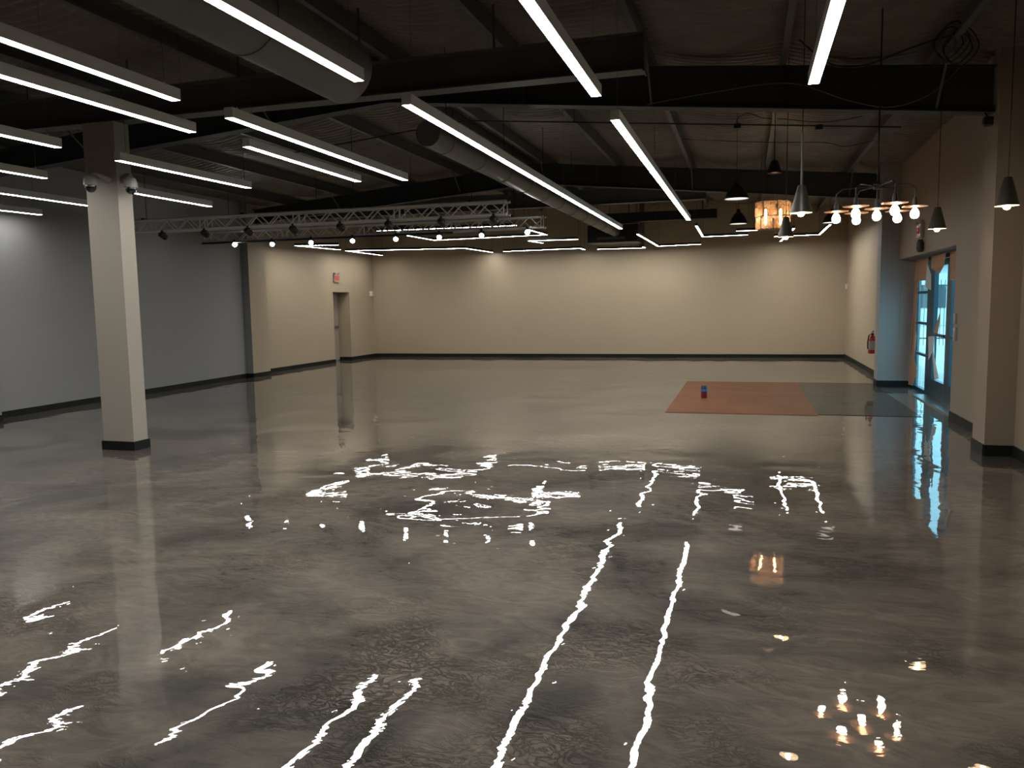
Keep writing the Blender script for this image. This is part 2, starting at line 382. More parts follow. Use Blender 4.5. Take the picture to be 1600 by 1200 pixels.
# fire extinguisher
e = root('fire_extinguisher', (2.5, 17.72, .5), 'red fire extinguisher hanging low on the wall behind the pilaster', 'fire extinguisher')
MB().lathe([(0, 0), (.07, 0), (.078, .02), (.078, .30), (.06, .35), (.025, .375), (0, .375)], (2.5, 17.72, .5), 24).build('cylinder_body', M['red'], e, smooth=True)
MB().lathe([(.0795, .08), (.0795, .26)], (2.5, 17.72, .5), 24).build('instruction_label', M['white'], e, smooth=True)
MB().box(2.475, 2.525, 17.68, 17.76, .875, .92).build('valve', M['black'], e, bevel=.006)
MB().tube([(2.5, 17.6, .97), (2.5, 17.7, .935), (2.5, 17.80, .93)], .01, 8).build('handle', M['black'], e)
MB().tube([(2.48, 17.68, .9), (2.42, 17.62, .88), (2.40, 17.62, .75), (2.41, 17.66, .6)], .012, 8).build('hose', M['black'], e)
MB().box(2.57, 2.62, 17.69, 17.75, .6, .9).build('wall_bracket', M['black'], e)

# ------------------------------------------------------------------ entrance: sidelight + double door, in plane X 2.95
GX0, GX1 = 2.93, 2.99
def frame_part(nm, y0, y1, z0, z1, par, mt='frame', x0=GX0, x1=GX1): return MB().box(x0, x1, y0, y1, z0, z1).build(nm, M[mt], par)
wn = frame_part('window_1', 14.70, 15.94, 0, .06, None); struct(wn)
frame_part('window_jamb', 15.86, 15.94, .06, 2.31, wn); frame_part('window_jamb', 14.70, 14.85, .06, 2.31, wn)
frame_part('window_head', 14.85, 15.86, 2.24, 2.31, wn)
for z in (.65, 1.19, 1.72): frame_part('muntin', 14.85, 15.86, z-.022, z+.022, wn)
MB().box(2.978, 2.984, 14.85, 15.86, .06, 2.24).build('window_glass', M['glass'], wn)
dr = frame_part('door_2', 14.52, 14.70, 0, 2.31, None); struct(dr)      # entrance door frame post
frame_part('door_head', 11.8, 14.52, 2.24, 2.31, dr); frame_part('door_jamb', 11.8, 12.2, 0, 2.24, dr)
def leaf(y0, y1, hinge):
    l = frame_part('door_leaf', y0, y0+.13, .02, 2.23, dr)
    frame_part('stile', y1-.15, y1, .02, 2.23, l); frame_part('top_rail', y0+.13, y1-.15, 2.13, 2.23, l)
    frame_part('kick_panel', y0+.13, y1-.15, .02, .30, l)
    MB().box(2.978, 2.984, y0+.13, y1-.15, .30, 2.13).build('door_glass', M['glass'], l)
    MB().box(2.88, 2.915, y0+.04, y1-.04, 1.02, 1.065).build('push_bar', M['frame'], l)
    return l
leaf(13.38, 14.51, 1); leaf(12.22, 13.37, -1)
MB().box(2.70, 2.93, 11.9, 14.62, 0, .02).build('threshold', M['steelbar'], dr)
MB().tube([(2.92, 14.3, .77), (2.88, 14.3, .78), (2.88, 14.3, .95), (2.92, 14.3, .96)], .012, 8).build('door_pull', M['steelbar'], dr)
# masking paper and film still taped to the glazing
def sheet(name, yz, label, mt, x=2.925, curl=.03, cat='paper'):
    m = MB(); n = len(yz)
    A = [m.bm.verts.new((x-curl*(.5+.5*math.sin(2.3*i+z*2)), y, z)) for i, (y, z) in enumerate(yz)]
    B = [m.bm.verts.new((v.co.x+.002, v.co.y, v.co.z)) for v in A]
    m.bm.faces.new(A); m.bm.faces.new(B[::-1])
    for i in range(n): m.bm.faces.new((A[i], A[(i+1) % n], B[(i+1) % n], B[i]))
    bmesh.ops.triangulate(m.bm, faces=[q for q in m.bm.faces if len(q.verts) > 4])
    return tag(m.build(name, M[mt]), label, cat)
sheet('masking_paper', [(15.93, 2.3), (14.75, 2.3), (14.72, 2.0), (14.95, 1.92), (15.5, 1.95), (15.93, 1.93)], 'brown masking paper across the top of the entrance sidelight', 'kraft')
sheet('masking_paper', [(15.93, 1.93), (15.5, 1.93), (15.62, 1.6), (15.7, 1.2), (15.6, .95), (15.72, .8), (15.5, .55), (15.45, .32), (15.7, .05), (15.93, .05)], 'torn brown masking paper strip down the far edge of the sidelight', 'kraft', curl=.05)
sheet('masking_paper', [(14.5, 2.3), (13.3, 2.3), (13.42, 2.1), (13.9, 2.0), (14.25, 2.1)], 'brown paper flap hanging over the top of the entrance door', 'kraft', x=2.90, curl=.06)
sheet('masking_paper', [(13.28, 2.3), (12.2, 2.3), (12.2, 1.9), (13.2, 1.88)], 'brown masking paper at the top of the nearer entrance door leaf', 'kraft', x=2.90)
sheet('masking_film', [(14.62, 2.28), (14.5, 2.2), (14.15, 2.0), (14.35, 1.75), (14.6, 1.8), (14.3, 1.95)], 'crumpled pale film knot hanging at the top door post', 'tape', x=2.88, curl=.06, cat='film')
sheet('masking_film', [(14.3, 1.0), (14.05, 1.02), (14.1, .85), (13.75, .35), (13.6, .38), (13.95, .8), (14.25, .62)], 'pale film strip trailing across the lower door glass', 'tape', x=2.89, curl=.04, cat='film')
sheet('masking_paper', [(14.1, 1.03), (13.75, 1.42), (13.68, 1.3), (13.8, 1.06)], 'small torn brown paper scrap in the middle of the door glass', 'kraft', x=2.90, curl=.02)

# outside
struct(MB().box(3.04, 45, -5, 70, -.22, -.02).build('ground', M['asphalt']))
fc = root('picket_fence', (7.5, 27, 0), 'dark iron picket fence outside the glass entrance', 'fence')
m = MB()
for i in range(70):
    x = 3.6+.11*i; m.box(x-.008, x+.008, 26.99, 27.01, .15, 2.15)
m.build('pickets', M['fence'], fc)
for z in (.35, 1.95): MB().box(3.5, 11.3, 26.98, 27.02, z, z+.04).build('rail', M['fence'], fc)
for x in (3.5, 5.45, 7.4, 9.35, 11.3): MB().box(x-.03, x+.03, 26.97, 27.03, -.02, 2.3).build('fence_post', M['fence'], fc)
bl = root('building', (12, 50, 0), 'pale building across the yard seen through the entrance glass', 'building')
MB().box(5, 24, 50, 60, 0, 3.4).build('facade', M['stucco'], bl)
MB().box(4.8, 24.2, 49.6, 60.2, 3.4, 3.7).build('roof', M['fence'], bl)
for x in (7.0, 9.5, 12, 14.5): MB().box(x, x+1.3, 49.95, 50.0, 1.0, 2.3).build('building_window', M['fence'], bl)

# ------------------------------------------------------------------ roof steel
def ibeam_x(x0, x1, y, bot, top, wf=.18, tf=.014):
    """web + flanges between x0..x1; bot/top are functions of x"""
    m = MB(); t = .006
    def seg(lo0, lo1, hi0, hi1, ya, yb):
        m.prism([(x0, lo0), (x1, lo1), (x1, hi1), (x0, hi0)], ya, yb, 'y')
    seg(bot(x0), bot(x1), top(x0), top(x1), y-t, y+t)
    seg(bot(x0), bot(x1), bot(x0)+tf, bot(x1)+tf, y-wf/2, y+wf/2)
    seg(top(x0)-tf, top(x1)-tf, top(x0), top(x1), y-wf/2, y+wf/2)
    return m
def rb(x): return 4.14-(.0985*(x-RX) if x > RX else .078*(RX-x))
for Y, nm in ((9.35, 'near'), (16.55, 'far')):
    lab = 'long dark rafter frame crossing the hall, ' + ('nearer one, reaching the right pilaster' if nm == 'near' else 'farther one, behind the hanging lamps')
    t = root('roof_rafter', (RX, Y, 4.1), lab, 'beam')
    xr = 2.38 if nm == 'near' else 2.60
    ibeam_x(RX, xr, Y, rb, zp).build('rafter_arm', M['steel'], t)
    ibeam_x(wl(Y)+.0 if nm == 'near' else -11.5, RX, Y, rb, zp).build('rafter_arm', M['steel'], t)
    for x in (-8.85, -5.95, -2.54, .38): MB().box(x-.005, x+.005, Y-.085, Y+.085, rb(x)+.014, zp(x)-.014).build('stiffener', M['steel'], t)
    for x in PX[1::2]:
        MB().tube([(x, Y-.55, zp(x)+.02), (x, Y-.06, rb(x)+.03)], .014, 6).build('flange_brace', M['purlin'], t)
for Y, xe, lab in ((7.70, -.94, 'level dark girder resting on the square column, nearer one'), (17.6, -.85, 'level dark girder above the zigzag lights, farther one')):
    t = root('roof_girder', (xe, Y, 3.77), lab, 'beam')
    xl = wl(Y) if Y < 10 else -11.5
    ibeam_x(xl, xe, Y, lambda x: 3.775, lambda x: 4.11, wf=.2).build('girder_beam', M['girder'], t)
    MB().box(xe, xe+.015, Y-.1, Y+.1, 3.76, 4.12).build('end_plate', M['purlin'], t)
    for x in [-.95-1.45*k for k in range(1, 7)]:
        MB().tube([(x, Y, 4.11), (x, Y, zp(x)+.16)], .012, 6).build('hanger_rod', M['purlin'], t)
plab = {0: 'above the outermost left light bars', 1: 'second in from the left wall', 2: 'third in from the left wall', 3: 'left of the roof ridge, one bay down',
        4: 'left one of the close pair at the ridge', 5: 'right one of the close pair at the ridge', 6: 'above the long bar over the round duct', 7: 'above the inner of the two far bars', 8: 'above the amber glass lantern', 9: 'nearest to the right wall'}
for i, x in enumerate(PX):
    z = zp(x); s = 1 if x > RX else -1; m = MB()
    m.box(x-.002, x+.002, YF, YB, z, z+.2); m.box(min(x, x-s*.065), max(x, x-s*.065), YF, YB, z, z+.004)
    m.box(min(x, x+s*.065), max(x, x+s*.065), YF, YB, z+.196, z+.2); m.box(x-s*.065-.002, x-s*.065+.002, YF, YB, z, z+.022)
    tag(m.build('roof_purlin', M['purlin']), 'dark steel roof purlin '+plab[i], 'purlin', 'purlins under the roof insulation')

# square column with plinth and its two dome cameras
c = root('column', (-7.09, 7.68, 0), 'square greige column on a black plinth, left of the hall', 'column')
MB().box(-7.31, -6.87, 7.57, 7.80, .0, 3.775).build('column_shaft', M['column'], c, bevel=.006)
MB().box(-7.325, -6.855, 7.555, 7.815, 0, .105).build('column_plinth', M['base'], c)
def dome(x, y, z, ax, ay, label):
    o = root('dome_camera', (x, y, z), label, 'security camera')
    MB().lathe([(0, .10), (.03, .098), (.055, .08), (.07, .045), (.074, .0), (.074, -.02), (.06, -.022)], (x, y, z), 24).build('housing', M['white'], o, smooth=True)
    MB().lathe([(.058, -.018), (.06, -.04), (.052, -.07), (.03, -.092), (0, -.1)], (x, y, z), 24).build('smoked_globe', M['smoke'], o, smooth=True)
    MB().tube([(x, y, z+.09), (x, y, z+.115), (x+.35*(ax-x), y+.35*(ay-y), z+.125), (ax, ay, z+.06)], [.022, .026, .026, .04], 10).build('arm', M['white'], o, smooth=True)
    return o
dome(-7.06, 7.38, 3.06, -6.97, 7.57, 'white dome camera with black globe on the left of the column')
dome(-6.73, 7.62, 3.05, -6.87, 7.66, 'white dome camera with black globe on the right of the column')

# ducts
def duct(name, x, z, R_, y0, y1, ring, label):
    t = root(name, (x, y0, z), label, 'duct')
    m = MB(); m.tube([(x, y0, z), (x, y1, z)], R_, 32); m.build('duct_pipe', M['duct'], t, smooth=True)
    y = y0+ring*.4
    while y < y1-.1:
        q = MB(); q.tube([(x, y-.012, z), (x, y-.008, z), (x, y+.008, z), (x, y+.012, z)], [R_, R_+.008, R_+.008, R_], 32, cap=False); q.build('seam_ring', M['duct'], t, smooth=True); y += ring
    y = y0+ring*.5
    while y < y1-.3:
        MB().tube([(x, y, z+R_), (x, y, zp(x)+.15)], .005, 6).build('duct_hanger', M['cable'], t); y += ring*2
    return t
duct('round_duct', -3.35, 3.51, .142, 8.27, 21.25, 1.15, 'slim round grey duct running beneath the roof to the black unit')
duct('round_duct', -3.44, 3.72, .28, -4.5, 6.55, 1.5, 'wide round grey duct overhead at top left, ending at the near girder')
t = root('air_unit', (-3.45, 21.6, 3.14), 'black box air unit at the far end of the slim round duct', 'air handler')
MB().box(-4.1, -2.75, 21.26, 22.1, 3.22, 3.68).build('unit_casing', M['black'], t, bevel=.01)
MB().box(-3.85, -3.1, 21.24, 21.26, 3.30, 3.36).build('grille_slot', M['purlin'], t)
for x in (-4.0, -2.85): MB().tube([(x, 21.7, 3.68), (x, 21.7, zp(x)+.15)], .008, 6).build('hanger_rod', M['cable'], t)
t = root('rectangular_duct', (-2.1, 21.35, 3.72), 'flat black rectangular duct crossing in front of the back wall', 'duct')
MB().box(-3.6, -.74, 21.15, 21.55, 3.73, 3.96).build('duct_box', M['black'], t)
for x in (-3.2, -2.3, -1.4): MB().box(x-.015, x+.015, 21.135, 21.565, 3.72, 3.97).build('seam_flange', M['black'], t)
for x in (-3.0, -1.1): MB().tube([(x, 21.35, 3.96), (x, 21.35, zp(x)+.15)], .012, 6).build('hanger_rod', M['cable'], t)
tag(MB().box(-2.98, -2.86, 23.38, 23.5, 3.2, zp(-2.9)+.12).build('wall_riser', M['purlin']), 'dark vertical riser on the back wall behind the rectangular duct', 'pipe')

# ------------------------------------------------------------------ LED bars
BZ = 3.16
def bar(x, y0, y1, label, xe=None, w=.078, h=.082):
    xe = x if xe is None else xe
    t = root('linear_light', ((x+xe)/2, (y0+y1)/2, BZ), label, 'light', 'long white light bars')
    def P(a, y): return a+(x if y == y0 else xe)
    m = MB(); m.prism([(x-w/2, y0), (x+w/2, y0), (xe+w/2, y1), (xe-w/2, y1)], BZ, BZ+h)
    m.build('housing', M['alu'], t)
    k = MB(); a = .004
    k.prism([(x-w/2+a, y0+a), (x+w/2-a, y0+a), (xe+w/2-a, y1-a), (xe-w/2+a, y1-a)], BZ-.0008, BZ+.002)
    k.build('diffuser', M['bar'], t)
    n = max(2, int((y1-y0)/2.3)+1)
    for i in range(n):
        y = y0+.12+(y1-y0-.24)*i/(n-1); X = x+(xe-x)*(y-y0)/(y1-y0)
        g = MB().tube([(X, y, BZ+h), (X, y, zp(X)+.19)], .0022, 5).build('cable', M['greycable'], t)
        MB().lathe([(0, 0), (.008, 0), (.006, .025), (0, .03)], (X, y, BZ+h), 8).build('cable_grip', M['alu'], g)
    return t
bar(-2.49, 5.73, 16.80, 'longest light bar, running beneath the roof beside the slim round duct', -2.53)
bar(-1.07, 6.79, 15.59, 'second longest light bar, right of the one beside the slim duct', -1.06)
bar(.425, 2.5, 6.18, 'rightmost light bar at the top edge of the view', .44)
bar(-1.07, 2.3, 5.99, 'light bar at top centre, nearer than the long pair', -1.08)
bar(-2.56, 1.4, 5.04, 'light bar hanging under the wide round duct at top left of centre', -2.53)
bar(-4.0, 1.4, 5.05, 'upper of the two long bars entering from the top left corner', -4.01)
bar(-4.66, 2.3, 5.98, 'lower of the two long bars entering from the top left corner', -4.60)
bar(-3.98, 5.62, 9.11, 'longer of the two parallel bars right of the column', -4.0)
bar(-4.54, 6.66, 8.99, 'shorter of the two parallel bars right of the column', -4.57)
bar(-6.15, 6.80, 8.94, 'light bar whose near end crosses in front of the column face', -6.08)
bar(-7.68, 8.5, 10.32, 'short light bar emerging behind the right dome camera', -7.70)
bar(-6.19, 3.4, 6.09, 'topmost short bar end at the left edge, below the long pair', -6.16)
bar(-7.77, 5.0, 7.41, 'second bar end down at the left edge', -7.72)
bar(-9.19, 6.5, 9.75, 'bar at the left edge running behind the column, third down', -9.20)
bar(-10.74, 9.35, 10.13, 'lowest and shortest bar end at the left edge', -10.70)

# zigzag fixtures: black channel with a lit underside, polylines
def zig(pts, label, z=3.16, lit=None, w=.05, h=.06):
    cx = sum(q[0] for q in pts)/len(pts); cy = sum(q[1] for q in pts)/len(pts)
    t = root('zigzag_light', (cx, cy, z), label, 'light', 'angled light lines at the far end')
    P = [Vector((q[0], q[1], 0)) for q in pts]
    def strip(hw, ext):
        m_ = []
        for i, p_ in enumerate(P):
            if i == 0: d_ = (P[1]-P[0]).normalized(); n_ = Vector((-d_.y, d_.x, 0)); m_.append((p_-n_*hw-d_*ext, p_+n_*hw-d_*ext))
            elif i == len(P)-1: d_ = (P[-1]-P[-2]).normalized(); n_ = Vector((-d_.y, d_.x, 0)); m_.append((p_-n_*hw+d_*ext, p_+n_*hw+d_*ext))
            else:
                d0 = (p_-P[i-1]).normalized(); d1 = (P[i+1]-p_).normalized(); n0 = Vector((-d0.y, d0.x, 0)); n1 = Vector((-d1.y, d1.x, 0))
                n_ = (n0+n1); n_ = n_/max(.4, n_.dot(n0)); m_.append((p_-n_*hw, p_+n_*hw))
        return m_
    def solid(st, z0, z1, nm, mt):
        m = MB()
        lo = [(m.bm.verts.new((a.x, a.y, z0)), m.bm.verts.new((b.x, b.y, z0))) for a, b in st]
        hi = [(m.bm.verts.new((a.x, a.y, z1)), m.bm.verts.new((b.x, b.y, z1))) for a, b in st]
        for i in range(len(st)-1):
            m.bm.faces.new((lo[i][0], lo[i+1][0], lo[i+1][1], lo[i][1])); m.bm.faces.new((hi[i][0], hi[i][1], hi[i+1][1], hi[i+1][0]))
            m.bm.faces.new((lo[i][0], hi[i][0], hi[i+1][0], lo[i+1][0])); m.bm.faces.new((lo[i][1], lo[i+1][1], hi[i+1][1], hi[i][1]))
        for e_ in (0, -1): m.bm.faces.new((lo[e_][0], lo[e_][1], hi[e_][1], hi[e_][0]))
        return m.build(nm, mt, t)
    solid(strip(w/2, 0), z, z+h, 'channel', M['black']); solid(strip(w/2-.003, -.003), z-.0008, z+.002, 'diffuser', M['zig'])
    for p_ in P:
        MB().tube([(p_.x, p_.y, z+h), (p_.x, p_.y, zp(p_.x)+.17)], .003, 5).build('cable', M['cable'], t)
    return t
zig([(-9.75, 17.98), (-10.75, 17.66), (-10.53, 19.50)], 'leftmost narrow V of light lines near the far left wall')
zig([(-10.89, 22.84), (-10.86, 20.47), (-7.56, 21.20), (-7.43, 23.30)], 'three legged light line in the back left corner before the wall', z=3.20)
zig([(-8.19, 16.96), (-4.92, 17.15), (-4.95, 17.0)], 'straight light line seen through the lattice of the farther truss', z=3.36)
zig([(-7.57, 16.63), (-7.51, 18.78), (-4.56, 18.54), (-4.61, 16.74)], 'wide U of light lines just beyond the farther truss', z=3.25)
zig([(-4.99, 19.88), (-5.11, 19.01), (-3.91, 19.1)], 'short hooked light line left of the black air unit')
zig([(-6.82, 22.48), (-4.50, 22.29), (-4.52, 23.0)], 'light line with a bent tip low before the back wall, left of the unit')
zig([(-4.05, 22.51), (-2.74, 22.62), (-2.73, 22.2)], 'faint light line just beneath the black air unit', z=3.13)
zig([(-2.38, 18.31), (-2.36, 22.6), (-1.20, 22.38)], 'L shaped light line right of the black air unit')
zig([(-1.05, 17.86), (-1.07, 20.98), (0.03, 20.92)], 'L shaped light line below the end of the rectangular duct', z=3.25)
zig([(-0.24, 19.61), (0.23, 19.68)], 'short straight light line left of the amber lantern', z=3.25)
zig([(0.68, 21.79), (1.76, 21.77), (1.75, 18.91)], 'L shaped light line at the right, under the copper disc chandelier', z=3.25)
zig([(0.88, 22.94), (1.00, 18.93)], 'single light line behind the low grey cone pendant', z=3.20)

# ------------------------------------------------------------------ box trusses
def truss(x0, x1, y, z0, z1, label):
    t = root('lighting_truss', ((x0+x1)/2, y, z0), label, 'truss'); s = z1-z0; R_ = .02
    cs = [(y, z0), (y+s, z0), (y, z1), (y+s, z1)]
    for cy, cz in cs: MB().tube([(x0, cy, cz), (x1, cy, cz)], R_, 10).build('chord', M['truss'], t, smooth=True)
    L = abs(x1-x0); n = max(1, round(L/1.95)); seg = L/n
    for k in range(n):
        a = x0+k*seg
        for xx in (a+.05, a+seg-.05):
            jn = MB()
            for p0, p1 in ((cs[0], cs[2]), (cs[1], cs[3]), (cs[0], cs[1]), (cs[2], cs[3])): jn.tube([(xx, *p0), (xx, *p1)], .011, 6)
            jn.build('coupler_frame', M['truss'], t)
        m = MB(); nd = 8; st = (seg-.1)/nd
        for i in range(nd):
            xa, xb = a+.05+i*st, a+.05+(i+1)*st
            for (p0, p1) in ((cs[0], cs[2]), (cs[3], cs[1]), (cs[0], cs[1]), (cs[3], cs[2])):
                q0, q1 = (p0, p1) if i % 2 == 0 else (p1, p0)
                m.tube([(xa, *q0), (xb, *q1)], .011, 6)
        m.build('lacing', M['truss'], t)
    for i in range(4):
        x = x0+.6+(L-1.2)*i/3
        MB().tube([(x, y+s/2, z1), (x, y+s/2, zp(x)+.17)], .005, 6).build('hanging_wire', M['cable'], t)
        MB().box(x-.02, x+.02, y-.02, y+s+.02, z1+.012, z1+.04).build('hanging_clamp', M['black'], t)
    return t
truss(-10.9, -3.55, 11.9, 3.02, 3.22, 'silver lattice box truss, nearer of the pair')
truss(-11.05, -3.62, 14.5, 3.05, 3.245, 'silver lattice box truss, farther one carrying the lit spotlights')
tag(MB().tube([(-11.05, 14.47, 3.012), (-5.4, 14.47, 3.012)], .02, 8).build('cable_bundle', M['cable']), 'black cable bundle along the bottom of the farther truss', 'cable')

def spot(name, x, y, z, d, lens, label, grp):
    """clamp over the chord, yoke and a short can pointing along d"""
    t = root(name, (x, y, z), label, 'spotlight', grp); d = Vector(d).normalized(); c0 = Vector((x, y, z-.075))
    MB().box(x-.02, x+.02, y-.028, y+.028, z-.03, z+.022).build('clamp', M['black'], t)
    MB().tube([c0+Vector((-.056, 0, 0)), c0+Vector((-.056, 0, .05)), c0+Vector((.056, 0, .05)), c0+Vector((.056, 0, 0))], .006, 6).build('yoke', M['black'], t)
    b = MB().tube([c0-d*.075, c0-d*.06, c0+d*.055, c0+d*.06], [.03, .048, .052, .05], 18).build('can', M['black'], t, smooth=True)
    MB().tube([c0+d*.06, c0+d*.066], .045, 18).build('lens', M[lens], t)
    return t
fars = [-10.27, -9.37, -8.47, -7.54, -6.60, -5.69, -4.83, -3.93]
ords = ['first', 'second', 'third', 'fourth', 'fifth', 'sixth', 'seventh', 'last']
for i, x in enumerate(fars):
    hot = i in (0, 7)
    d = Vector((0-x, 0-14.45, 1.65-3.0)) if hot else Vector((0-x-3+.3*i, -14.45, -8.5))
    spot('spotlight', x, 14.5, 3.04, d, 'spothot' if hot else 'spot',
         ('dazzling spotlight at the left end of the farther truss' if i == 0 else 'dazzling spotlight at the right end of the farther truss' if i == 7 else 'lit white spotlight on the farther truss, %s from its left end' % ords[i]), 'lit spotlights on the farther truss')
nears = [-9.89, -9.02, -8.15, -7.28, -6.40, -5.54, -4.63, -3.76]
for i, x in enumerate(nears):
    spot('spotlight', x, 11.9, 3.01, (.2, 1, -.5), 'off', 'unlit black spotlight under the nearer truss, %s from its left end' % ords[i], 'unlit spotlights on the nearer truss')

# ------------------------------------------------------------------ pendants
def cord(x, y, z0, par, rad=.004, mt='cable', nm='cord'):
    return MB().tube([(x, y, z0), (x, y, zp(x)+.17)], rad, 6).build(nm, M[mt], par)
def cone_pendant(x, y, z, label, rod=False):
    t = root('cone_pendant', (x, y, z), label, 'pendant lamp', 'grey cone pendants')
    R_, H_ = .088, .215
    MB().lathe([(R_, .0), (R_*.98, .006), (.030, H_), (.026, H_+.006), (0, H_+.008)], (x, y, z), 28).build('shade', M['cone'], t, smooth=True)
    MB().lathe([(R_-.003, .001), (.027, H_-.006), (0, H_-.006)], (x, y, z), 28).build('shade_lining', M['inner'], t, smooth=True)
    MB().lathe([(0, -.03), (.02, -.024), (.029, -.005), (.027, .015), (.014, .045), (.012, .07), (0, .07)], (x, y, z), 16).build('bulb', M['warm'], t, smooth=True)
    if rod:
        MB().tube([(x, y, z+H_), (x, y, z+H_+.42)], .009, 8).build('rod', M['greycable'], t); cord(x, y, z+H_+.42, t)
    else: cord(x, y, z+H_, t)
    return t
cone_pendant(.42, 6.95, 2.34, 'grey cone pendant on a pale rod, beside the amber lantern', True)
cone_pendant(1.88, 9.2, 2.34, 'grey cone pendant hanging above the glass entrance')
cone_pendant(1.94, 7.12, 2.34, 'grey cone pendant before the right pilaster')
cone_pendant(.42, 9.55, 2.34, 'grey cone pendant hanging just in front of the amber lantern')
def dome_pendant(x, y, z, R_, H_, label, mt='black', e='pend'):
    t = root('dome_pendant', (x, y, z), label, 'pendant lamp', 'dark shade pendants')
    pr = [(R_, 0), (R_*.96, .12*H_), (R_*.8, .38*H_), (R_*.55, .62*H_), (R_*.28, .78*H_), (R_*.2, .86*H_), (R_*.19, H_), (0, H_)]
    MB().lathe(pr, (x, y, z), 28).build('shade', M[mt], t, smooth=True)
    MB().lathe([(a*.96, b*.96+.001) for a, b in pr[:5]], (x, y, z), 28).build('shade_lining', M['inner'], t, smooth=True)
    MB().lathe([(0, .02*H_), (R_*.9, .02*H_)], (x, y, z+.004), 28).build('light_disc', M['pend'], t)
    cord(x, y, z+H_, t); return t
M['pend'] = glow('pendant_disc', (1, .92, .85), 1.1)
dome_pendant(-.15, 12.17, 3.10, .178, .24, 'large black dome pendant hanging from the black conduit')
dome_pendant(-.17, 17.16, 3.19, .18, .30, 'black bell pendant, smaller looking, below the large black dome')
dome_pendant(1.60, 16.95, 3.12, .18, .27, 'faint bell pendant beside the copper disc chandelier', 'cone')
def small_shade(x, y, z, label):
    t = root('cone_pendant', (x, y, z), label, 'pendant lamp')
    MB().lathe([(.095, 0), (.05, .15), (.03, .17), (0, .17)], (x, y, z), 24).build('shade', M['black'], t, smooth=True)
    MB().lathe([(.09, .003), (.045, .145), (0, .145)], (x, y, z), 24).build('shade_lining', M['copper'], t, smooth=True)
    MB().lathe([(0, .02), (.07, .02)], (x, y, z), 20).build('light_disc', M['pend2'], t)
    cord(x, y, z+.17, t, .006)
M['pend2'] = glow('dim_pendant_disc', (1, .62, .42), .5)
small_shade(.34, 11.33, 3.31, 'small black tapered pendant high above the amber lantern')

# chandelier of copper discs
hubz = 2.64
t = root('disc_chandelier', (1.12, 7.9, 2.4), 'chandelier of seven glowing globe bulbs under copper discs', 'chandelier')
hub = Vector((1.12, 7.9, hubz))
MB().lathe([(0, -.03), (.035, -.025), (.04, .02), (.012, .04), (0, .04)], hub, 16).build('hub', M['black'], t, smooth=True)
for (x, y) in ((.79, 8.0), (.99, 8.22), (1.34, 8.2), (1.42, 7.84), (1.12, 7.9), (.91, 7.61), (1.2, 7.48)):
    zb = 2.38
    bulb = MB().lathe([(0, -.045), (.022, -.04), (.036, -.02), (.038, .0), (.03, .024), (.016, .045), (.012, .06), (0, .06)], (x, y, zb), 16).build('globe_bulb', M['bulb'], t, smooth=True)
    MB().lathe([(.014, .055), (.105, .060), (.107, .064), (.014, .068)], (x, y, zb), 28).build('copper_disc', M['copper'], t, smooth=True)
    MB().lathe([(0, .05), (.016, .05), (.022, .10), (.016, .14), (0, .14)], (x, y, zb), 12).build('socket', M['black'], t, smooth=True)
    if abs(x-1.12) > .01:
        MB().tube([(x, y, zb+.13), (x, y, zb+.22), (x+.15*(hub.x-x), y+.15*(hub.y-y), hubz), tuple(hub)], .007, 8).build('arm', M['black'], t)
    else: MB().tube([(x, y, zb+.13), (x, y, hubz-.02)], .007, 8).build('arm', M['black'], t)
cord(1.12, 7.9, hubz+.03, t, .007)

# amber glass lantern: two tiers of panes in a ring round tall bulbs
t = root('glass_lantern', (.42, 14.3, 2.86), 'amber glass lantern of two rows of panes around tall bulbs', 'pendant lamp')
LX, LY, LZ = .42, 14.3, 2.82
for tier, (za, zb_, RR, off) in enumerate(((.0, .205, .275, 0), (.215, .45, .295, .25))):
    n = 8
    for k in range(n):
        a0 = 2*PI*(k+off)/n; a1 = 2*PI*(k+1+off)/n; g = .03
        p0 = Vector((LX+RR*math.cos(a0+g), LY+RR*math.sin(a0+g), 0)); p1 = Vector((LX+RR*math.cos(a1-g), LY+RR*math.sin(a1-g), 0))
        nn = Vector(((p0.x+p1.x)/2-LX, (p0.y+p1.y)/2-LY, 0)).normalized()*.008
        MB().prism([(p0.x, p0.y), (p1.x, p1.y), (p1.x+nn.x, p1.y+nn.y), (p0.x+nn.x, p0.y+nn.y)], LZ+za, LZ+zb_).build('glass_pane', M['amber'], t)
q = MB()
for zz in (0.208, .452):
    q.tube([(LX+.285*math.cos(2*PI*k/24), LY+.285*math.sin(2*PI*k/24), LZ+zz) for k in range(25)], .006, 6)
for k in range(4): q.tube([(LX, LY, LZ+.46), (LX+.285*math.cos(PI*k/2), LY+.285*math.sin(PI*k/2), LZ+.452)], .006, 6)
q.build('ring_frame', M['black'], t)
for (dx, dy) in ((-.12, -.05), (.12, -.05)):
    MB().lathe([(0, .07), (.014, .08), (.02, .14), (.02, .28), (.012, .33), (0, .33)], (LX+dx, LY+dy, LZ), 12).build('tall_bulb', M['tube'], t, smooth=True)
    MB().tube([(LX+dx, LY+dy, LZ+.33), (LX+dx, LY+dy, LZ+.46)], .008, 6).build('bulb_stem', M['black'], t)
for dx in (-.2, 0, .2): cord(LX+dx, LY, LZ+.45, t, .003)

